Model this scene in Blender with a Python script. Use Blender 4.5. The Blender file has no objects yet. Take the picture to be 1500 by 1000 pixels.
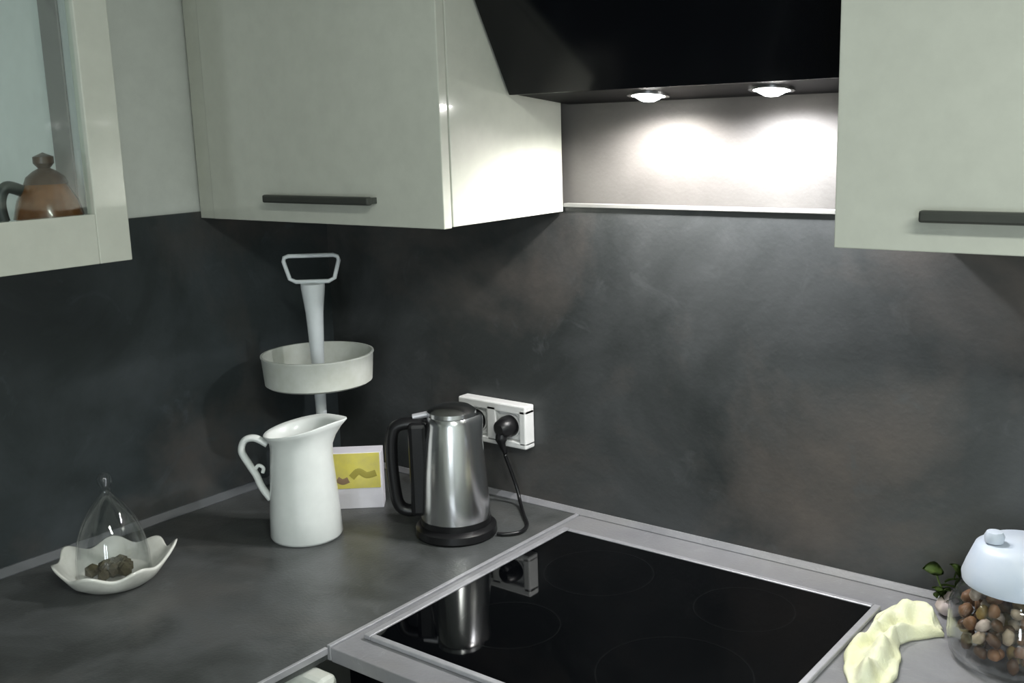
import bpy, bmesh, math, random
from mathutils import Vector, Matrix, noise
from math import sin, cos, pi, radians as R
random.seed(7)
S = bpy.context.scene
COL = S.collection

# ------------------------------------------------------------------ camera
cam_d = bpy.data.cameras.new('camera'); cam = bpy.data.objects.new('camera', cam_d); COL.objects.link(cam)
right = Vector((0.78845924, 0.61431142, -0.03087882))
up = Vector((-0.09868753, 0.17589668, 0.9794494))
fwd = Vector((-0.60711843, 0.76920858, -0.19931224))
m = Matrix((right, up, -fwd)).transposed().to_4x4()
m.translation = Vector((1.76110, -1.59069, 1.63101))
cam.matrix_world = m
cam_d.sensor_width = 36.0; cam_d.lens = 36.0 * 1564.6 / 1500.0
cam_d.clip_start = 0.02
S.camera = cam

# ------------------------------------------------------------------ world, lights, exposure
W = bpy.data.worlds.new('world'); S.world = W; W.use_nodes = True
W.node_tree.nodes['Background'].inputs[0].default_value = (0.55, 0.65, 0.8, 1)
W.node_tree.nodes['Background'].inputs[1].default_value = 0.05
S.view_settings.view_transform = 'Standard'; S.view_settings.look = 'None'
S.view_settings.exposure = 0.0; S.view_settings.gamma = 1.0
S.view_settings.use_curve_mapping = False

def lamp(name, kind, loc, power, color, rot=(0, 0, 0), **kw):
    l = bpy.data.lights.new(name, kind); l.energy = power; l.color = color
    for k, v in kw.items(): setattr(l, k, v)
    o = bpy.data.objects.new(name, l); o.location = loc; o.rotation_euler = rot; COL.objects.link(o)
    return o
CEIL = (2.5, -1.75, 2.452)
lamp('ceiling_light', 'AREA', CEIL, 40, (0.96, 1.0, 0.93), shape='RECTANGLE', size=1.1, size_y=0.22)
HOOD_LAMPS = [(0.86, -0.078), (1.07, -0.078)]
for i, (hx, hy) in enumerate(HOOD_LAMPS):
    lamp('hood_spot_light', 'SPOT', (hx, hy, 1.664), 34, (1.0, 0.97, 0.93) if i == 0 else (0.96, 0.97, 1.0),
         spot_size=R(164), spot_blend=0.6, shadow_soft_size=0.022)

# cool fill lights added behind the camera, set in two made-up windows
for wx in (2.75, 3.45):
    lamp('window_daylight', 'AREA', (wx, -4.24, 1.45), 26, (0.86, 0.94, 1.0), (R(90), 0, 0), shape='RECTANGLE', size=.34, size_y=1.3)

# ------------------------------------------------------------------ materials
def mat(name, color, rough=0.5, metal=0.0, spec=0.5, coat=0.0, trans=0.0, ior=1.45, emis=None, es=0, nscale=None, c2=None,
        namt=0.5, bump=0.0, bscale=60, detail=6, lo=.35, hi=.68, stretch=None, coatr=0.05):
    M = bpy.data.materials.new(name); M.use_nodes = True
    nt = M.node_tree; b = nt.nodes['Principled BSDF']
    b.inputs['Base Color'].default_value = (*color, 1)
    b.inputs['Roughness'].default_value = rough; b.inputs['Metallic'].default_value = metal
    b.inputs['Specular IOR Level'].default_value = spec; b.inputs['IOR'].default_value = ior
    b.inputs['Coat Weight'].default_value = coat; b.inputs['Coat Roughness'].default_value = coatr
    b.inputs['Transmission Weight'].default_value = trans
    if emis: b.inputs['Emission Color'].default_value = (*emis, 1); b.inputs['Emission Strength'].default_value = es
    geo = nt.nodes.new('ShaderNodeNewGeometry'); mp = nt.nodes.new('ShaderNodeMapping')
    nt.links.new(geo.outputs['Position'], mp.inputs['Vector'])
    if stretch: mp.inputs['Scale'].default_value = stretch
    if nscale is None: nscale, c2 = 30, tuple(c * .94 for c in color)
    n = nt.nodes.new('ShaderNodeTexNoise'); n.inputs['Scale'].default_value = nscale; n.inputs['Detail'].default_value = detail
    n.inputs['Roughness'].default_value = .6
    nt.links.new(mp.outputs[0], n.inputs['Vector'])
    cr = nt.nodes.new('ShaderNodeValToRGB')
    cr.color_ramp.elements[0].position = lo; cr.color_ramp.elements[1].position = hi
    cr.color_ramp.elements[0].color = (*color, 1); cr.color_ramp.elements[1].color = (*c2, 1)
    nt.links.new(n.outputs['Fac'], cr.inputs['Fac']); nt.links.new(cr.outputs['Color'], b.inputs['Base Color'])
    if bump:
        n2 = nt.nodes.new('ShaderNodeTexNoise'); n2.inputs['Scale'].default_value = bscale; n2.inputs['Detail'].default_value = 5
        nt.links.new(mp.outputs[0], n2.inputs['Vector'])
        bp = nt.nodes.new('ShaderNodeBump'); bp.inputs['Strength'].default_value = bump; bp.inputs['Distance'].default_value = 0.002
        nt.links.new(n2.outputs['Fac'], bp.inputs['Height']); nt.links.new(bp.outputs['Normal'], b.inputs['Normal'])
    return M

def slate(name, base, light, warm, rough, scale=1.0, bump=.25):
    M = mat(name, base, rough=rough, bump=bump, bscale=90 * scale)
    nt = M.node_tree; b = nt.nodes['Principled BSDF']
    geo = nt.nodes.new('ShaderNodeNewGeometry')
    def nz(sc, det, dist, off):
        mp = nt.nodes.new('ShaderNodeMapping'); mp.inputs['Location'].default_value = off
        nt.links.new(geo.outputs['Position'], mp.inputs['Vector'])
        n = nt.nodes.new('ShaderNodeTexNoise'); n.inputs['Scale'].default_value = sc * scale
        n.inputs['Detail'].default_value = det; n.inputs['Distortion'].default_value = dist; n.inputs['Roughness'].default_value = .62
        nt.links.new(mp.outputs[0], n.inputs['Vector']); return n
    def ramp(n, a, c):
        r = nt.nodes.new('ShaderNodeMapRange'); r.inputs['From Min'].default_value = a; r.inputs['From Max'].default_value = c
        nt.links.new(n.outputs['Fac'], r.inputs['Value']); return r
    def mix(f, A, B):
        x = nt.nodes.new('ShaderNodeMix'); x.data_type = 'RGBA'
        nt.links.new(f.outputs[0], x.inputs['Factor'])
        for i, v in ((6, A), (7, B)):
            if isinstance(v, tuple): x.inputs[i].default_value = (*v, 1)
            else: nt.links.new(v.outputs[2], x.inputs[i])
        return x
    m1 = mix(ramp(nz(3.2, 9, .6, (3, 1, 7)), .38, .66), base, light)
    m2 = mix(ramp(nz(2.1, 7, .4, (9, 4, 2)), .50, .74), m1, warm)
    m3 = mix(ramp(nz(11, 8, 1.2, (1, 8, 3)), .60, .80), m2, tuple(c * 1.25 for c in light))
    nt.links.new(m3.outputs[2], b.inputs['Base Color'])
    return M

MT = {}
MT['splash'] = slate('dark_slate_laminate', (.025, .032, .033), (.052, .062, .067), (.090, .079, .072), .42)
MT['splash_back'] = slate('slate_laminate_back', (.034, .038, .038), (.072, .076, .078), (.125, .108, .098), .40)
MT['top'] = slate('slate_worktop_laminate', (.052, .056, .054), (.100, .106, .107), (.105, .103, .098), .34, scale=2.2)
MT['top_light'] = slate('pale_grey_worktop_laminate', (.20, .20, .215), (.27, .27, .285), (.25, .245, .245), .33, scale=2.2)  # lightened worktop copy: the hood lamps' light is painted into the colour
MT['wall'] = mat('white_wall_paint', (.74, .77, .73), .85, bump=.1, bscale=150)
MT['wallgrey'] = mat('grey_plaster_paint', (.080, .075, .071), .75, nscale=4, c2=(.118, .112, .106), bump=.2, bscale=150)
MT['cab'] = mat('glossy_cream_lacquer', (.62, .635, .56), .16, coat=1.0, coatr=.04)
MT['cabin'] = mat('white_cabinet_interior', (.80, .82, .81), .5)
MT['handle'] = mat('dark_brushed_metal', (.10, .105, .095), .4, metal=.6)
MT['steel'] = mat('brushed_steel', (.72, .72, .72), .2, metal=1, nscale=40, c2=(.66, .66, .67), stretch=(1, 1, .04), bump=.03)
MT['alu'] = mat('satin_aluminium', (.58, .58, .61), .45, metal=.6, nscale=60, c2=(.50, .50, .53))
MT['seal'] = mat('grey_sealing_profile', (.10, .108, .115), .3)
MT['underside'] = mat('matt_black_metal', (.006, .006, .007), .6, spec=.15)
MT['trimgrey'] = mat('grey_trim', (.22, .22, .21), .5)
MT['black'] = mat('black_plastic', (.008, .008, .009), .35)
MT['hood'] = mat('black_hood_glass', (.002, .0025, .004), .12, spec=.35)
MT['hob'] = mat('black_ceramic_glass', (.0012, .0014, .002), .03, spec=.38)
MT['ring'] = mat('grey_zone_print', (.004, .0045, .005), .08)
MT['enamel'] = mat('white_enamel', (.78, .81, .79), .3, coat=.5, coatr=.1)
MT['whitemetal'] = mat('white_painted_metal', (.74, .78, .80), .4)
MT['creammetal'] = mat('cream_painted_tin', (.56, .58, .52), .5, nscale=25, c2=(.66, .68, .64))
MT['ceramic'] = mat('white_glazed_ceramic', (.80, .80, .75), .25, coat=.4, nscale=40, c2=(.68, .68, .62))
MT['plasticw'] = mat('white_socket_plastic', (.80, .80, .79), .3)
MT['boxw'] = mat('white_carton', (.80, .78, .84), .6)
MT['boxy'] = mat('yellow_print', (.74, .66, .13), .6, nscale=30, c2=(.62, .55, .16))
MT['boxo'] = mat('ochre_print', (.38, .33, .06), .6)
MT['boxr'] = mat('brown_print', (.30, .20, .12), .6)
MT['cloth'] = mat('pale_yellow_cotton', (.80, .80, .52), .9, nscale=14, c2=(.84, .85, .66), bump=.5, bscale=320)
MT['leaf'] = mat('dark_green_leaf', (.07, .12, .025), .5, nscale=40, c2=(.11, .17, .04))
MT['amber'] = mat('amber_glaze', (.12, .042, .006), .25, nscale=22, c2=(.26, .10, .03), coat=.4)
MT['amberd'] = mat('dark_brown_glaze', (.055, .022, .008), .3)
MT['grey'] = mat('dark_grey_ceramic', (.03, .035, .032), .4)
MT['taupe'] = mat('taupe_board', (.36, .34, .33), .6)
MT['lid'] = mat('pale_blue_lid_plastic', (.50, .57, .68), .35, nscale=12, c2=(.60, .65, .72))
MT['floor'] = mat('grey_floor_vinyl', (.16, .15, .14), .5, nscale=6, c2=(.2, .19, .17))
MT['bulb'] = mat('lit_lamp_glass', (1, 1, 1), .3, emis=(1.0, .98, .95), es=60)
MT['ceilbulb'] = mat('lit_diffuser', (1, 1, 1), .3, emis=(.96, 1.0, .93), es=5)
MT['potp'] = mat('dried_dark_filling', (.05, .042, .022), .8, nscale=90, c2=(.11, .095, .05))
NUTS = [mat('nut_shell', c, .5, nscale=60, c2=tuple(v * .6 for v in c)) for c in
        ((.30, .15, .075), (.10, .048, .022), (.52, .40, .29), (.30, .20, .07), (.62, .50, .43))]
def glassmat(name, tint=(1, 1, 1), ior=1.45, dens=0.0):
    """thin glass wall: Fresnel reflection over a clear see-through body"""
    M = bpy.data.materials.new(name); M.use_nodes = True; nt = M.node_tree
    nt.nodes.remove(nt.nodes['Principled BSDF']); out = nt.nodes['Material Output']
    n = nt.nodes.new('ShaderNodeTexNoise'); n.inputs['Scale'].default_value = 25
    bp = nt.nodes.new('ShaderNodeBump'); bp.inputs['Strength'].default_value = .04
    nt.links.new(n.outputs['Fac'], bp.inputs['Height'])
    lw = nt.nodes.new('ShaderNodeLayerWeight'); pw = nt.nodes.new('ShaderNodeMath'); pw.operation = 'POWER'; pw.inputs[1].default_value = 4
    nt.links.new(lw.outputs['Facing'], pw.inputs[0])
    fr = nt.nodes.new('ShaderNodeMath'); fr.operation = 'MULTIPLY_ADD'; fr.inputs[1].default_value = .8; fr.inputs[2].default_value = .055
    nt.links.new(pw.outputs[0], fr.inputs[0])
    tr = nt.nodes.new('ShaderNodeBsdfTransparent'); tr.inputs[0].default_value = (*tint, 1)
    gl = nt.nodes.new('ShaderNodeBsdfGlossy'); gl.inputs['Roughness'].default_value = .03
    nt.links.new(bp.outputs['Normal'], gl.inputs['Normal'])
    mx = nt.nodes.new('ShaderNodeMixShader')
    nt.links.new(fr.outputs[0], mx.inputs[0]); nt.links.new(tr.outputs[0], mx.inputs[1]); nt.links.new(gl.outputs[0], mx.inputs[2])
    nt.links.new(mx.outputs[0], out.inputs['Surface'])
    return M
MT['glass'] = glassmat('clear_glass', (.95, .96, .96))
MT['pane'] = glassmat('door_pane_glass', (.97, 1, .99))

# ------------------------------------------------------------------ mesh helpers
def bx(bm, x0, x1, y0, y1, z0, z1, bev=0.0):
    t = bmesh.new()
    bmesh.ops.create_cube(t, size=1)
    for v in t.verts:
        v.co = Vector(((x0 + x1) / 2 + v.co.x * (x1 - x0), (y0 + y1) / 2 + v.co.y * (y1 - y0), (z0 + z1) / 2 + v.co.z * (z1 - z0)))
    if bev: bmesh.ops.bevel(t, geom=t.edges[:], offset=bev, segments=2, affect='EDGES', profile=.5)
    merge(bm, t); return bm
def merge(bm, t):
    me = bpy.data.meshes.new('tmp'); t.to_mesh(me); t.free(); bm.from_mesh(me); bpy.data.meshes.remove(me)
def lathe(bm, prof, n=48, c=(0, 0), closed=False, f=None):
    rings = []
    for r, z in prof:
        if r < 1e-6: rings.append([bm.verts.new((c[0], c[1], z))])
        else:
            rings.append([bm.verts.new((c[0] + r * cos(2 * pi * i / n), c[1] + r * sin(2 * pi * i / n), z)) for i in range(n)])
    pairs = list(zip(rings, rings[1:]))
    if closed: pairs.append((rings[-1], rings[0]))
    for a, b in pairs:
        for i in range(n):
            j = (i + 1) % n
            if len(a) == 1 and len(b) == 1: continue
            if len(a) == 1: bm.faces.new((a[0], b[i], b[j]))
            elif len(b) == 1: bm.faces.new((a[i], a[j], b[0]))
            else: bm.faces.new((a[i], a[j], b[j], b[i]))
    if f:
        for ring in rings:
            for v in ring: v.co = f(v.co)
    return bm
def tube(bm, pts, rad, n=10, closed=False, flat=1.0):
    pts = [Vector(p) for p in pts]; N = len(pts)
    rads = rad if isinstance(rad, (list, tuple)) else [rad] * N
    rings = []; prev = None
    for i, p in enumerate(pts):
        if closed: t = pts[(i + 1) % N] - pts[i - 1]
        else: t = pts[min(i + 1, N - 1)] - pts[max(i - 1, 0)]
        t.normalize()
        if prev is None:
            a = Vector((0, 0, 1)) if abs(t.z) < .9 else Vector((1, 0, 0))
            u = (a - t * a.dot(t)).normalized()
        else: u = (prev - t * prev.dot(t)).normalized()
        prev = u; w = t.cross(u)
        rings.append([bm.verts.new(p + rads[i] * (u * cos(2 * pi * k / n) + w * sin(2 * pi * k / n) * flat)) for k in range(n)])
    pr = list(zip(rings, rings[1:]))
    if closed: pr.append((rings[-1], rings[0]))
    for a, b in pr:
        for k in range(n):
            j = (k + 1) % n; bm.faces.new((a[k], a[j], b[j], b[k]))
    if not closed: bm.faces.new(rings[0][::-1]); bm.faces.new(rings[-1])
    return bm
def spline(ctrl, per=8, closed=False):
    P = [Vector(c) for c in ctrl]; out = []; N = len(P)
    rng = range(N) if closed else range(N - 1)
    for i in rng:
        if closed: a, b, c, d = P[i - 1], P[i], P[(i + 1) % N], P[(i + 2) % N]
        else: a, b, c, d = P[max(i - 1, 0)], P[i], P[i + 1], P[min(i + 2, N - 1)]
        for k in range(per):
            t = k / per
            out.append(.5 * ((2 * b) + (c - a) * t + (2 * a - 5 * b + 4 * c - d) * t * t + (3 * b - a - 3 * c + d) * t ** 3))
    if not closed: out.append(P[-1])
    return out
def prism(bm, poly, axis, a, b, bev=0.0):
    """poly: list of 2-D points; axis 'x': (y,z); axis 'z': (x,y)."""
    t = bmesh.new()
    def P(q, v): return (v, q[0], q[1]) if axis == 'x' else (q[0], q[1], v)
    A = [t.verts.new(P(q, a)) for q in poly]; B = [t.verts.new(P(q, b)) for q in poly]
    t.faces.new(A); t.faces.new(B[::-1])
    for i in range(len(poly)):
        j = (i + 1) % len(poly); t.faces.new((A[i], B[i], B[j], A[j]))
    bmesh.ops.recalc_face_normals(t, faces=t.faces[:])
    if bev: bmesh.ops.bevel(t, geom=t.edges[:], offset=bev, segments=2, affect='EDGES', profile=.5)
    merge(bm, t); return bm
def obj(name, bm, material, parent=None, smooth=False, loc=None, rotz=0, kind=None, label=None):
    bmesh.ops.recalc_face_normals(bm, faces=bm.faces[:])
    me = bpy.data.meshes.new(name); bm.to_mesh(me); bm.free(); me.materials.append(material)
    if smooth:
        for p in me.polygons: p.use_smooth = True
        if smooth != 'all': me.set_sharp_from_angle(angle=R(38))
    o = bpy.data.objects.new(name, me); COL.objects.link(o)
    if loc is not None: o.location = loc
    o.rotation_euler.z = rotz
    if parent: o.parent = parent
    if kind: o['kind'] = kind
    if label: o['label'] = label
    return o
def thing(name, label, cat, loc=(0, 0, 0), rotz=0, group=None):
    o = bpy.data.objects.new(name, None); o.empty_display_size = .05; COL.objects.link(o)
    o.location = loc; o.rotation_euler = (0, 0, rotz); o['label'] = label; o['category'] = cat
    if group: o['group'] = group
    return o
def tag(o, label, cat, group=None):
    o['label'] = label; o['category'] = cat
    if group: o['group'] = group
    return o
B = bmesh.new
TOP = 0.9

# ------------------------------------------------------------------ the setting
RX, RY, RZ = 4.2, -4.2, 2.5
XA_, XB_ = .636, 1.267
SP = 1.483          # top of the splashback
obj('floor', bx(B(), -.1, RX + .1, RY - .1, .1, -.1, 0), MT['floor'], kind='structure')
obj('ceiling', bx(B(), -.1, RX + .1, RY - .1, .1, RZ, RZ + .1), MT['wall'], kind='structure')
obj('wall_back', bx(B(), -.1, RX + .1, .012, .112, 0, RZ), MT['wallgrey'], kind='structure')
obj('wall_left', bx(B(), -.112, -.012, RY, .012, 0, RZ), MT['wall'], kind='structure')
obj('wall_right', bx(B(), RX, RX + .1, RY, .012, 0, RZ), MT['wall'], kind='structure')
bm = B()
for a, b, c, d_ in ((-.1, 2.57, 0, RZ), (2.93, 3.27, 0, RZ), (3.63, RX + .1, 0, RZ), (2.57, 2.93, 0, .78), (2.57, 2.93, 2.12, RZ), (3.27, 3.63, 0, .78), (3.27, 3.63, 2.12, RZ)):
    bx(bm, a, b, RY - .1, RY, c, d_)
obj('wall_front', bm, MT['wall'], kind='structure')
for i, wx in enumerate((2.75, 3.45)):  # unseen window frames, added around the fill lights
    bm = B()
    for a, b, c, d_ in ((-.18, -.14, .78, 2.12), (.14, .18, .78, 2.12), (-.14, .14, .78, .82), (-.14, .14, 2.08, 2.12)):
        bx(bm, wx + a, wx + b, RY - .07, RY - .02, c, d_)
    obj('window_%d' % (i + 1), bm, MT['plasticw'], kind='structure')

# splashback panels: two big boards in front of the walls, each with a thin light top edge
o = thing('splashback', 'dark slate splashback board behind the kettle and hob', 'splashback', (0, 0, TOP))
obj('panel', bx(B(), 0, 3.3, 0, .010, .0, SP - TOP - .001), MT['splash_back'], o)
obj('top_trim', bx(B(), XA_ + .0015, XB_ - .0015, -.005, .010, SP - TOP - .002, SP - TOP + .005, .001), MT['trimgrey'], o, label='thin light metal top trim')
o = thing('splashback', 'dark slate splashback board on the left wall behind the glass cloche', 'splashback', (0, 0, TOP))
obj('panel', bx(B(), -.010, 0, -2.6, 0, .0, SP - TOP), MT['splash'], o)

# sealing profiles at the foot of the boards
o = obj('sealing_strip', prism(B(), [(-.0004, TOP + .0003), (-.0004, TOP + .010), (-.004, TOP + .010), (-.012, TOP + .002), (-.012, TOP + .0003)], 'x', 0.020, 3.3), MT['top_light'])  # shares the back worktop's painted lamplight tone
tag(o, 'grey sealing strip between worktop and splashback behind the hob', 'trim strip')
bm = B()
prof = [(.0004, TOP + .0003), (.0004, TOP + .014), (.004, TOP + .014), (.014, TOP + .002), (.014, TOP + .0003)]
va = [bm.verts.new((q[0], -.001, q[1])) for q in prof]; vb = [bm.verts.new((q[0], -2.6, q[1])) for q in prof]
bm.faces.new(va); bm.faces.new(vb[::-1])
for i in range(5): bm.faces.new((va[i], vb[i], vb[(i + 1) % 5], va[(i + 1) % 5]))
o = obj('sealing_strip', bm, MT['seal'])
tag(o, 'grey sealing strip along the left wall behind the glass cloche', 'trim strip')

# worktops
XE = 0.655; YF = -0.645
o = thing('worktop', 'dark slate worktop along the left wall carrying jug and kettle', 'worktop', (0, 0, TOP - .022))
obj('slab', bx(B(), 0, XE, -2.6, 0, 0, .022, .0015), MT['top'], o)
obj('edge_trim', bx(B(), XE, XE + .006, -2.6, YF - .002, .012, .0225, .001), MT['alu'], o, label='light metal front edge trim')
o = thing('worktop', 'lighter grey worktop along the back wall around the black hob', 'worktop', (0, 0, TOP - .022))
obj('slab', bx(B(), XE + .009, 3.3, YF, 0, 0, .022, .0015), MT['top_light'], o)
obj('joint_strip', bx(B(), XE + .0005, XE + .0085, YF, 0, .001, .0245, .001), MT['alu'], o, label='thin light metal joint strip')

# base units
def base_front(parent, x0, x1, y, z0, z1, hand=True, m='cab'):
    d = obj('door', bx(B(), x0, x1, y - .019, y, z0, z1, .0015), MT[m], parent)
    if hand: obj('handle', bx(B(), x0 + .06, x1 - .06, y - .045, y - .019, z1 - .06, z1 - .045, .002), MT['handle'], d)
o = thing('base_cabinet', 'cream base cabinet under the worktop right of the oven', 'cabinet', (1.29, 0, 0))
obj('body', bx(B(), 0, .6, -.58, -.01, .1, .877), MT['cabin'], o)
base_front(o, .002, .598, -.581, .12, .857)
obj('plinth', bx(B(), 0, .6, -.52, -.5, 0, .1), MT['handle'], o)
o = thing('base_cabinet', 'cream base cabinet under the left worktop run', 'cabinet', (0, -.70, 0))
obj('body', bx(B(), .01, .59, -.9, 0, .1, .877), MT['cabin'], o)
for k in range(2):
    d = obj('door', bx(B(), .591, .61, -.448 - .45 * k, -.002 - .45 * k, .12, .80, .0015), MT['handle'], o)
    obj('handle', bx(B(), .61, .632, -.38 - .45 * k, -.07 - .45 * k, .74, .755, .002), MT['handle'], d)
obj('pull_knob', bx(B(), .611, .694, .006, .040, .822, .876, .009), MT['creammetal'], o, label='pale chunky pull knob')
obj('plinth', bx(B(), .5, .52, -.9, 0, 0, .1), MT['handle'], o)
# built-in oven under the hob
o = thing('built_in_oven', 'black built-in oven under the hob with a pale control knob', 'oven', (.664, 0, 0))
obj('housing', bx(B(), 0, .595, -.585, -.02, .1, .877), MT['black'], o)
obj('control_panel', bx(B(), 0, .595, -.612, -.586, .75, .858, .002), MT['hood'], o)
obj('oven_door', bx(B(), 0, .595, -.612, -.586, .14, .745, .002), MT['hood'], o)
bm = B(); tube(bm, [(.06, -.612, .69), (.06, -.65, .69), (.535, -.65, .69), (.535, -.612, .69)], .008); obj('door_handle', bm, MT['steel'], o)
for kx in (.30, .57):
    bm = B(); lathe(bm, [(0, 0), (.027, 0), (.027, .01), (.0235, .055), (.021, .058), (0, .058)], 32)
    k = obj('control_knob', bm, MT['creammetal'], o, smooth=True, loc=(kx, -.6125, .838)); k.rotation_euler = (R(90), 0, 0)

# ------------------------------------------------------------------ hob
o = thing('ceramic_hob', 'black ceramic glass hob with metal frame in the back worktop', 'hob', (0, 0, TOP))
HX0, HX1, HY0, HY1 = .697, 1.2535, -.587, -.0998
obj('glass_plate', bx(B(), HX0, HX1, HY0, HY1, .001, .0062, .001), MT['hob'], o)
for nm, r in (('l', (HX0 - .013, HX0 - .0005, HY0 - .011, HY1 + .011)), ('r', (HX1 + .0005, HX1 + .011, HY0 - .011, HY1 + .011)),
              ('f', (HX0, HX1, HY0 - .011, HY0 - .0005)), ('b', (HX0, HX1, HY1 + .0005, HY1 + .011))):
    obj('frame_rail', bx(B(), *r, .0005, .0075, .0015), MT['alu'], o)
for (cx, cy, rr) in ((.845, -.22, .09), (1.10, -.21, .075), (.84, -.45, .075), (1.11, -.44, .105)):
    bm = B(); lathe(bm, [(rr - .0012, .0062), (rr - .0012, .0064), (rr + .0012, .0064), (rr + .0012, .0062)], 72, (cx, cy), closed=True)
    obj('cooking_zone_ring', bm, MT['ring'], o)

# ------------------------------------------------------------------ extractor hood
XA, XB = .636, 1.267
o = thing('extractor_hood', 'black slanted extractor hood with two lit lamps between the wall cabinets', 'extractor hood', (0, 0, 0))
h0, h1 = XA + .006, XB - .006
obj('body', prism(B(), [(.010, 1.672), (.010, 2.12), (-.34, 2.12), (-.115, 1.69), (-.11, 1.682)], 'x', h0 + .01, h1 - .01), MT['underside'], o)
obj('glass_front', prism(B(), [(-.152, 1.678), (-.160, 1.678), (-.395, 2.10), (-.387, 2.10)], 'x', h0, h1, .001), MT['hood'], o)
obj('lower_lip', prism(B(), [(.010, 1.662), (.010, 1.671), (-.152, 1.689), (-.152, 1.680)], 'x', h0, h1, .0008), MT['underside'], o)
obj('chimney', bx(B(), .82, 1.08, -.26, .008, 2.12, RZ - .002, .002), MT['steel'], o)
for hx, hy in HOOD_LAMPS:
    bm = B(); lathe(bm, [(.0275, -.004), (.034, -.004), (.034, .002), (.0275, .002)], 40, closed=True)
    k = obj('lamp_ring', bm, MT['steel'], o, smooth=True, loc=(hx, hy, 1.6715)); k.rotation_euler = (R(6.3), 0, 0)
    k.rotation_euler = (-R(6.3), 0, 0)
    bm = B(); lathe(bm, [(0, -.013), (.010, -.0115), (.019, -.007), (.025, -.001), (.027, 0), (.027, .002), (0, .002)], 36)
    k2 = obj('lamp_bulb', bm, MT['bulb'], o, smooth=True, loc=(hx, hy, 1.6715), label='lit lamp'); k2.rotation_euler = (-R(6.3), 0, 0)

# ------------------------------------------------------------------ wall cabinets
ZC, DC = 1.471, .327
def wall_cabinet(label, x0, x1, ztop, hx0, hx1, filler=False):
    o = thing('wall_cabinet', label, 'cabinet', (x0, 0, ZC))
    w = x1 - x0
    y_b = -.0035
    bm = B()
    obj('body', bx(bm, 0, w, -DC + .021, y_b, .002, ztop - ZC, .001), MT['cab'], o)
    fx = .045 if filler else 0
    if filler: obj('filler_strip', bx(B(), 0, fx - .002, -DC + .004, -DC + .0205, 0, ztop - ZC, .001), MT['cab'], o)
    d = obj('door', bx(B(), fx + .001, w - .001, -DC, -DC + .019, 0, ztop - ZC, .0015), MT['cab'], o)
    a, b = hx0 - x0, hx1 - x0
    bm = B()
    bx(bm, a, b, -DC - .026, -DC - .014, .036, .050, .003)
    bx(bm, a + .004, a + .014, -DC - .016, -DC + .001, .038, .048)
    bx(bm, b - .014, b - .004, -DC - .016, -DC + .001, .038, .048)
    obj('handle', bm, MT['handle'], d, label='dark slim bar handle')
wall_cabinet('cream glossy wall cabinet left of the black extractor hood', 0.001, XA, 2.2, .225, .492, True)
wall_cabinet('cream glossy wall cabinet right of the black extractor hood', XB, XB + .6, 2.2, 1.375, 1.80)

# glass-fronted cabinet on the left wall
GX, GY, GZ = .38, -.718, 1.456
o = thing('wall_cabinet', 'white glass-fronted wall cabinet on the left wall with a brown pot inside', 'cabinet', (0, GY, GZ))
GW, GH = .62, .74
bm = B()
bx(bm, -.0085, GX - .022, -.018, 0, .012, GH)            # end panel towards the corner
bx(bm, -.0085, GX - .022, -GW, -GW + .018, .012, GH)
bx(bm, -.0085, GX - .022, -GW + .018, -.018, .012, .03)
bx(bm, -.0085, GX - .022, -GW + .018, -.018, GH - .018, GH)
bx(bm, -.0085, 0, -GW + .018, -.018, .03, GH - .018)
obj('carcass', bm, MT['cabin'], o)
bm = B(); fr = .07; fs = .052
bx(bm, GX - .021, GX, -fs, -.001, 0, GH, .0015)
bx(bm, GX - .021, GX, -GW + .001, -GW + fs, 0, GH, .0015)
bx(bm, GX - .021, GX, -GW + fs, -fs, 0, fr, .0015)
bx(bm, GX - .021, GX, -GW + fs, -fs, GH - fr, GH, .0015)
d = obj('door', bm, MT['cab'], o)
obj('glass_pane', bx(B(), GX - .013, GX - .009, -GW + fs, -fs, fr, GH - fr), MT['pane'], d)
obj('upright_divider', bx(B(), .236, .285, -.0225, -.0185, .0305, GH - .0185, .001), MT['taupe'], o, label='taupe upright board')

# brown pot in the glass cabinet
o = thing('teapot', 'amber brown lidded pot behind the glass of the left wall cabinet', 'pot', (.305, -.796, GZ + .0305))
bm = B(); lathe(bm, [(0, 0), (.042, 0), (.048, .012), (.0475, .035), (.041, .060), (.029, .082), (0, .084)], 40)
obj('body', bm, MT['amber'], o, smooth=True)
bm = B(); lathe(bm, [(0, .081), (.030, .082), (.026, .092), (.016, .100), (.008, .104), (.014, .111), (.014, .120), (0, .126)], 32)
obj('lid', bm, MT['amberd'], o, smooth=True)
bm = B(); tube(bm, spline([(-.010, -.030, .074), (-.012, -.052, .080), (-.014, -.062, .058), (-.010, -.057, .022), (-.010, -.040, .014)], 8), .0085)
obj('handle', bm, MT['grey'], o, smooth='all', label='dark grey handle')

# ------------------------------------------------------------------ cake stand
o = thing('tray_stand', 'pale metal tray stand with loop handle standing behind the white jug', 'stand', (.170, -.200, TOP))
bm = B(); lathe(bm, [(0, 0), (.060, 0), (.062, .004), (.056, .008), (.02, .014), (.008, .02), (0, .02)], 48); obj('foot', bm, MT['whitemetal'], o, smooth=True)
bm = B(); lathe(bm, [(0, .018), (.009, .018), (.011, .20), (.012, .237)], 24); lathe(bm, [(.0115, .2445), (.0135, .30), (.0175, .38), (.0235, .430), (.0235, .437), (0, .44)], 24)
obj('stem', bm, MT['whitemetal'], o, smooth=True)
bm = B(); lathe(bm, [(0, .238), (.100, .238), (.106, .242), (.110, .294), (.1115, .296), (.1115, .299), (.107, .299), (.103, .247), (.098, .244), (0, .244)], 64)
obj('round_tray', bm, MT['creammetal'], o, smooth=True)
rt = Vector((.78, .61, 0)).normalized()
def loopz(a, z): return rt * a + Vector((0, 0, z))
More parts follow.
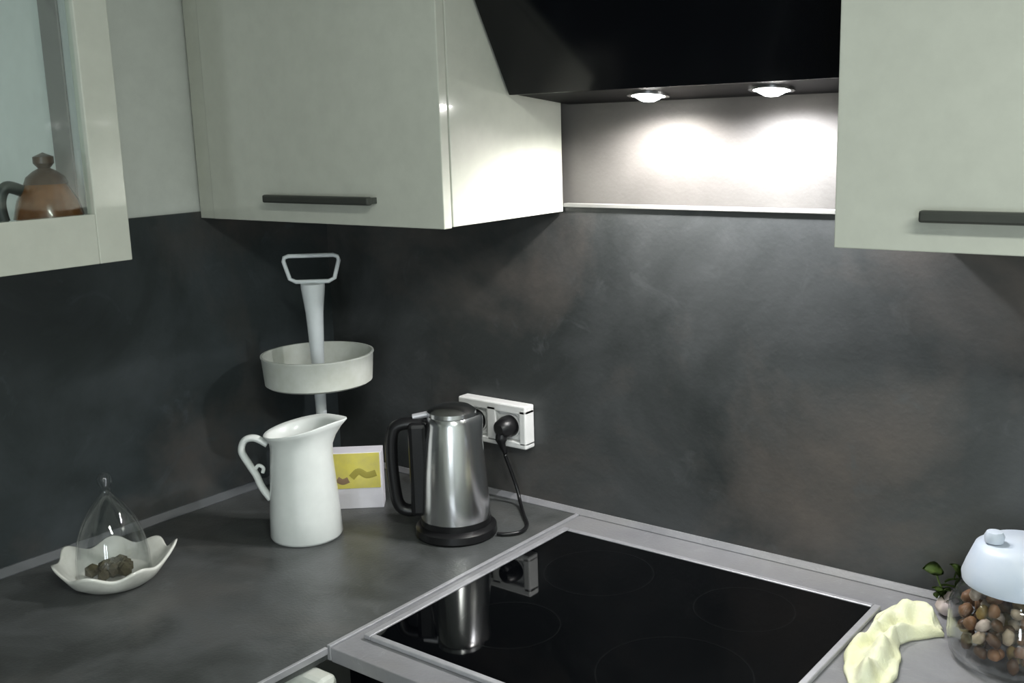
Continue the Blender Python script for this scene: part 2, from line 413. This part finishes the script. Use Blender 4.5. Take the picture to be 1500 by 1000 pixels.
pts = [(-.032, .441), (-.044, .447), (-.054, .482), (-.052, .489), (-.044, .492), (.044, .492), (.052, .489), (.054, .482), (.044, .447), (.032, .441)]
bm = B(); tube(bm, [loopz(a, z) for a, z in pts], .0042, 8, closed=True); obj('loop_handle', bm, MT['whitemetal'], o, smooth='all')

# ------------------------------------------------------------------ carton
bang = math.atan2(.61, .72)
o = thing('carton', 'small yellow and white carton between the white jug and kettle', 'box', (.318, -.185, TOP), bang)
obj('box', bx(B(), -.12, 0, 0, .045, 0, .114, .001), MT['boxw'], o)
obj('yellow_print', bx(B(), -.1195, -.004, -.0008, .001, .042, .1130), MT['boxy'], o, label='yellow printed upper half')
def swoosh(pts, r): 
    bm = B(); tube(bm, spline(pts, 6), r, 6, flat=1); 
    for v in bm.verts: v.co.y = -.0009 + (v.co.y + .0009) * .06
    return bm
obj('printed_lettering', swoosh([(-.060, -.001, .064), (-.046, -.001, .076), (-.03, -.001, .068), (-.012, -.001, .072)], .0065), MT['boxo'], o, label='ochre scrawl of illegible lettering')
obj('printed_lettering', swoosh([(-.088, -.001, .062), (-.078, -.001, .056), (-.066, -.001, .060)], .006), MT['boxr'], o, label='brown scrawl of illegible lettering')

# ------------------------------------------------------------------ jug
o = thing('jug', 'tall white enamel jug with side handle in front of the tray stand', 'jug', (.300, -.368, TOP), math.atan2(.61, .78))
RIM = .207
def lip(co):
    # spout on +x, and a slight rise to it
    a = math.atan2(co.y, co.x); k = max(0, cos(a)) ** 8; t = max(0, (co.z - .165) / .042)
    r = math.hypot(co.x, co.y)
    if r < 1e-6: return co
    s = 1 + .33 * k * t
    return Vector((co.x * s, co.y * (1 - .25 * k * t), co.z + .011 * t * (co.x / .06)))
bm = B()
lathe(bm, [(0, .002), (.056, 0), (.0635, .001), (.066, .006), (.064, .05), (.060, .10), (.0565, .15), (.055, .172), (.056, .186), (.0605, .199), (.0655, RIM),
           (.0645, RIM + .002), (.058, .200), (.053, .186), (.052, .172), (.0535, .15), (.057, .10), (.061, .05), (.062, .008), (0, .006)], 72, f=lip)
obj('body', bm, MT['enamel'], o, smooth='all')
bm = B(); tube(bm, spline([(-.060, 0, .176), (-.082, 0, .188), (-.101, 0, .184), (-.108, 0, .164), (-.097, 0, .140), (-.085, 0, .118), (-.076, 0, .094), (-.062, 0, .072)], 8), .0065, 12, flat=1.35)
obj('handle', bm, MT['enamel'], o, smooth='all')
bm = B(); tube(bm, spline([(-.089, 0, .124), (-.080, 0, .136), (-.071, 0, .131), (-.073, 0, .122)], 6), .0035, 8)
obj('thumb_curl', bm, MT['enamel'], o, smooth='all')

# ------------------------------------------------------------------ kettle
kd = math.atan2(.61, .78)
o = thing('electric_kettle', 'stainless steel electric kettle with black handle on black base', 'kettle', (.524, -.205, TOP), kd)
bm = B(); lathe(bm, [(0, 0), (.072, 0), (.075, .004), (.074, .016), (.066, .022), (0, .022)], 56); obj('base', bm, MT['black'], o, smooth=True)
bm = B(); lathe(bm, [(0, .022), (.064, .022), (.0645, .034), (.060, .034)], 56); obj('lower_ring', bm, MT['black'], o, smooth=True)
def spt(co):
    a = math.atan2(co.y, co.x + 1e-9); k = max(0, cos(a)) ** 14; t = max(0, (co.z - .17) / .05)
    return Vector((co.x * (1 + .22 * k * t), co.y, co.z))
bm = B(); lathe(bm, [(.0635, .034), (.0625, .06), (.0585, .12), (.052, .18), (.0475, .212), (.045, .221), (.043, .224), (0, .224)], 64, f=spt)
obj('body', bm, MT['steel'], o, smooth=True)
bm = B(); lathe(bm, [(0, .2245), (.0445, .2245), (.044, .232), (.034, .239), (.012, .2425), (0, .243)], 48); obj('lid', bm, MT['steel'], o, smooth=True)
bm = B(); tube(bm, spline([(-.040, 0, .206), (-.062, 0, .209), (-.092, 0, .208), (-.108, 0, .194), (-.112, 0, .150), (-.110, 0, .10), (-.104, 0, .060), (-.088, 0, .046), (-.060, 0, .048)], 8), .0115, 12, flat=1.15)
obj('handle', bm, MT['black'], o, smooth='all', label='black loop handle')
bm = B(); bx(bm, -.079, -.045, -.024, .024, .040, .214, .008); obj('handle_spine', bm, MT['black'], o)
bm = B(); tube(bm, [(-.042, 0, .226), (-.070, 0, .221)], .006, 10); obj('lid_button', bm, MT['alu'], o, smooth=True)

# ------------------------------------------------------------------ socket, plugs, cable
o = thing('double_socket', 'white double wall socket above and right of the kettle', 'socket', (.387, 0, 1.015))
bm = B()
SW, SH, SD = .168, .086, .030
bx(bm, 0, SW, -SD, -.0005, SH - .018, SH, .003)
bx(bm, 0, SW, -SD, -.0005, 0, .014, .003)
for a, b in ((0, .010), (.072, .096), (SW - .016, SW)): bx(bm, a, b, -SD, -.0005, .006, SH - .008, .003)
bx(bm, .004, SW - .004, -.016, -.0005, .006, SH - .006)
obj('frame', bm, MT['plasticw'], o)
for cx in (.041, .124):
    bm = B(); lathe(bm, [(.024, 0), (.024, .005), (.020, .005), (.020, 0)], 40, closed=True)
    k = obj('outlet_ring', bm, MT['plasticw'], o, smooth=True, loc=(cx, -.016, .041)); k.rotation_euler = (R(90), 0, 0)
def plug(x, z, label, dx):
    o = thing('plug', label, 'plug', (x, -.0215, z))
    bm = B(); lathe(bm, [(0, 0), (.0215, 0), (.0215, .014), (.017, .030), (.010, .036), (0, .036)], 32)
    k = obj('body', bm, MT['black'], o, smooth=True); k.rotation_euler = (R(90), 0, 0)
    bm = B(); tube(bm, spline([(0, -.024, -.008), (0, -.028, -.026), (dx * .2, -.022, -.05)], 5), [.012] * 5 + [.009, .007, .006, .005, .0045, .004], 8)
    obj('cable_sleeve', bm, MT['black'], o, smooth='all')
plug(.387 + .124, 1.056, 'black plug with cable in the right outlet of the white socket', .02)
plug(.387 + .041, 1.056, 'black plug in the left outlet half hidden behind the kettle', 0)
bm = B()
tube(bm, spline([(.5148, -.0450, 1.004), (.520, -.037, .975), (.530, -.030, .935), (.545, -.040, .912), (.580, -.075, .9045), (.618, -.115, .9045), (.628, -.150, .9045), (.612, -.172, .9045), (.598, -.178, .9045)], 8), .0035, 8)
tag(obj('power_cable', bm, MT['black'], smooth='all'), 'black power cable looping from the socket to the kettle base', 'cable')
bm = B(); tube(bm, spline([(.428, -.0450, 1.002), (.425, -.035, .96), (.42, -.03, .92), (.41, -.04, .9045), (.38, -.06, .9045), (.34, -.05, .9045)], 8), .0035, 8)
tag(obj('power_cable', bm, MT['black'], smooth='all'), 'black cable hanging from the left outlet behind the kettle', 'cable')

# ------------------------------------------------------------------ scalloped dish and glass cloche
o = thing('scalloped_dish', 'white scalloped leaf dish under the glass cloche on the left worktop', 'dish', (.186, -.690, TOP), kd)
def wave(co):
    a = math.atan2(co.y, co.x + 1e-9); r = math.hypot(co.x, co.y)
    t = min(1, max(0, (r - .064) / .034))
    w = .96 + .05 * t * sin(7 * a + .8) + .12 * t * max(0, cos(a - .15)) ** 10
    return Vector((co.x * w, co.y * w, co.z + .007 * t * sin(7 * a + .6) + .020 * t * max(0, cos(a - .15)) ** 12 * (co.z > .01) + .010 * t * max(0, cos(a - pi)) ** 6))
bm = B(); lathe(bm, [(0, .001), (.055, 0), (.062, .003), (.080, .016), (.094, .034), (.0955, .040), (.092, .040), (.077, .021), (.058, .009), (0, .007)], 112, f=wave)
obj('bowl', bm, MT['ceramic'], o, smooth='all')
bm = B()
for k in range(26):
    a = random.random() * 6.28; r = random.random() * .036
    t = bmesh.new(); bmesh.ops.create_icosphere(t, subdivisions=1, radius=.009 + .004 * random.random())
    bmesh.ops.translate(t, verts=t.verts[:], vec=(r * cos(a), r * sin(a), .0205 + .004 * random.random())); merge(bm, t)
f_ = obj('dried_filling', bm, MT['potp'], None, loc=(.186, -.690, TOP + .001)); f_['kind'] = 'stuff'
tag(f_, 'dark dried filling heaped in the white dish under the cloche', 'filling')
o = thing('glass_cloche', 'clear pointed glass cloche standing in the white scalloped dish', 'cloche', (.186, -.690, TOP + .0155), 0)
outer = [(.058, 0), (.0595, .004), (.059, .03), (.054, .062), (.044, .090), (.030, .114), (.017, .130), (.009, .140), (.0075, .150), (.012, .158), (.0125, .166), (.008, .173), (0, .175)]
inner = [(0, .136), (.006, .134), (.014, .126), (.027, .111), (.041, .088), (.051, .061), (.056, .03), (.0565, .004), (.0555, 0)]
bm = B(); lathe(bm, outer + inner, 64, closed=False)
obj('dome', bm, MT['glass'], o, smooth='all')

# ------------------------------------------------------------------ nut jar at the right edge
JX, JY = 1.462, -.135
o = thing('storage_jar', 'clear glass jar with pale blue lid at the right photo edge', 'jar', (JX, JY, TOP))
bm = B(); lathe(bm, [(0, 0), (.070, 0), (.084, .010), (.088, .035), (.086, .075), (.074, .100), (.064, .112), (.061, .112), (.071, .098), (.083, .074), (.085, .035), (.081, .012), (.068, .004), (0, .004)], 64)
obj('glass_body', bm, MT['glass'], o, smooth='all')
bm = B(); lathe(bm, [(0, .1125), (.072, .1125), (.073, .120), (.068, .135), (.058, .160), (.046, .168), (0, .170)], 48); obj('lid', bm, MT['lid'], o, smooth=True)
bm = B(); lathe(bm, [(0, .170), (.012, .170), (.013, .178), (.010, .184), (0, .186)], 24, c=(-.030, -.022)); obj('lid_knob', bm, MT['lid'], o, smooth=True)
def nutmesh(k):
    bm = B(); bmesh.ops.create_icosphere(bm, subdivisions=2, radius=1)
    for v in bm.verts:
        nn = noise.noise(v.co * 1.6 + Vector((k * 5, 0, 0)))
        v.co = Vector((v.co.x * 1.15, v.co.y * .8, v.co.z * .75)) * (1 + .22 * nn)
    me = bpy.data.meshes.new('nut'); bm.to_mesh(me); bm.free()
    for p in me.polygons: p.use_smooth = True
    me.materials.append(NUTS[k]); return me
nm = [nutmesh(k) for k in range(5)]
placed = []
tries = 0
while len(placed) < 120 and tries < 20000:
    tries += 1
    z = .016 + .080 * random.random(); rm = (.081 if z < .075 else .070) - .0150
    a = random.random() * 2 * pi; r = rm * math.sqrt(random.random())
    if random.random() < .45: r = rm
    q = Vector((r * cos(a), r * sin(a), z))
    if z < .03: q.x *= .94; q.y *= .94
    if all((q - w).length > .0185 for w in placed): placed.append(q)
for i, q in enumerate(placed):
    kk = random.choice([0, 0, 1, 1, 2, 3, 4])
    n_ = bpy.data.objects.new('nut', nm[kk]); COL.objects.link(n_)
    n_.location = Vector((JX, JY, TOP)) + q; n_.scale = (.0100,) * 3; n_.rotation_euler = (random.random() * 6, random.random() * 6, random.random() * 6)
    hue = ('reddish brown', 'dark brown', 'beige', 'olive brown', 'pale pinkish')[kk]
    tag(n_, hue + ' nut among the mixed nuts in the glass jar', 'nut', hue + ' nuts in the glass jar')

# ------------------------------------------------------------------ pale yellow cloth
def cloth(path, widths, zbase, name, label):
    """a crumpled strip: a closed thick sheet swept along path with folds."""
    P = spline([(*p, 0) for p in path], 14); n = len(P); M_ = 22
    bm = B(); top = []; bot = []
    for i, p in enumerate(P):
        t = i / (n - 1) * (len(widths) - 1); k = min(int(t), len(widths) - 2); fr_ = t - k
        w = widths[k] * (1 - fr_) + widths[k + 1] * fr_
        d = (P[min(i + 1, n - 1)] - P[max(i - 1, 0)]).normalized(); s = Vector((-d.y, d.x, 0))
        ta, tb = [], []
        for j in range(M_ + 1):
            u = j / M_ * 2 - 1
            ww = w * (1 + .12 * noise.noise(Vector((i * .15, u * 2, 3))))
            q = p + s * (u * ww)
            endf = min(1, i / 5, (n - 1 - i) / 5); edge = max(0, 1 - abs(u) ** 3) * (.25 + .75 * endf)
            h = edge * (.014 + .010 * sin(u * 5 + i * .13) + .012 * noise.noise(Vector((q.x * 45, q.y * 45, 1)))) + .003
            ta.append(bm.verts.new((q.x, q.y, zbase + max(h, .002) + .0025)))
            tb.append(bm.verts.new((q.x, q.y, zbase)))
        top.append(ta); bot.append(tb)
    for i in range(n - 1):
        for j in range(M_):
            bm.faces.new((top[i][j], top[i][j + 1], top[i + 1][j + 1], top[i + 1][j]))
            bm.faces.new((bot[i][j], bot[i + 1][j], bot[i + 1][j + 1], bot[i][j + 1]))
        for j in (0, M_): bm.faces.new((top[i][j], bot[i][j], bot[i + 1][j], top[i + 1][j]))
    for i in (0, n - 1):
        for j in range(M_): bm.faces.new((top[i][j], top[i][j + 1], bot[i][j + 1], bot[i][j]))
    return obj(name, bm, MT['cloth'], smooth='all')
o = cloth([(1.340, -.084), (1.322, -.100), (1.305, -.150), (1.302, -.215), (1.315, -.275), (1.330, -.33)], [.032, .052, .042, .022, .036, .034, .02], TOP + .0008, 'kitchen_cloth', '')
tag(o, 'pale yellow crumpled kitchen cloth beside the right edge of the hob', 'cloth')

o = thing('garlic_bulb', 'small pinkish garlic bulb between the yellow cloth and the jar', 'garlic', (1.352, -.048, TOP))
bm = B(); lathe(bm, [(0, 0), (.009, 0), (.017, .006), (.020, .014), (.016, .024), (.007, .030), (.004, .038), (0, .039)], 40,
                f=lambda c: Vector((c.x * (1 + .07 * abs(sin(4 * math.atan2(c.y, c.x + 1e-9)))), c.y * (1 + .07 * abs(sin(4 * math.atan2(c.y, c.x + 1e-9)))), c.z)))
obj('cloves', bm, mat('pinkish_garlic_skin', (.66, .54, .54), .6, nscale=40, c2=(.72, .64, .62)), o, smooth='all')

# green sprig between cloth and jar, against the splashback
o = thing('herb_sprig', 'dark green leafy sprig lying against the splashback by the jar', 'herb', (1.345, -.03, TOP))
bm = B(); tube(bm, spline([(.05, -.015, .003), (.02, -.012, .012), (-.01, -.006, .035), (-.02, -.004, .06)], 6), .0015, 6); obj('stem', bm, MT['leaf'], o)
for k in range(12):
    bm = B(); n = 6; L = .024 + .012 * random.random(); wd = L * .42; rows = []
    for i in range(n + 1):
        t = i / n; w = wd * sin(pi * min(1, t * .93 + .05)); z = .006 * sin(t * 3)
        rows.append([bm.verts.new((L * t, -w, z + .003)), bm.verts.new((L * t, 0, z)), bm.verts.new((L * t, w, z + .003))])
    for a, b in zip(rows, rows[1:]):
        for j in range(2): bm.faces.new((a[j], a[j + 1], b[j + 1], b[j]))
    r = bmesh.ops.solidify(bm, geom=bm.faces[:], thickness=.0006)
    l = obj('leaf', bm, MT['leaf'], o, smooth='all', loc=(random.uniform(-.025, .025), random.uniform(-.022, -.012), .012 + .055 * random.random()))
    l.rotation_euler = (random.uniform(-.6, .6), random.uniform(-1.1, -.1), random.choice([0, pi]) + random.uniform(-.5, .5))

# ------------------------------------------------------------------ ceiling luminaire (out of frame, gives the room light)
o = thing('ceiling_lamp', 'long flat ceiling lamp above the middle of the kitchen', 'lamp', (CEIL[0], CEIL[1], 2.46))
obj('housing', bx(B(), -.58, .58, -.13, .13, 0, .0395, .004), MT['plasticw'], o)
obj('diffuser', bx(B(), -.55, .55, -.11, .11, -.004, 0.0), MT['ceilbulb'], o)
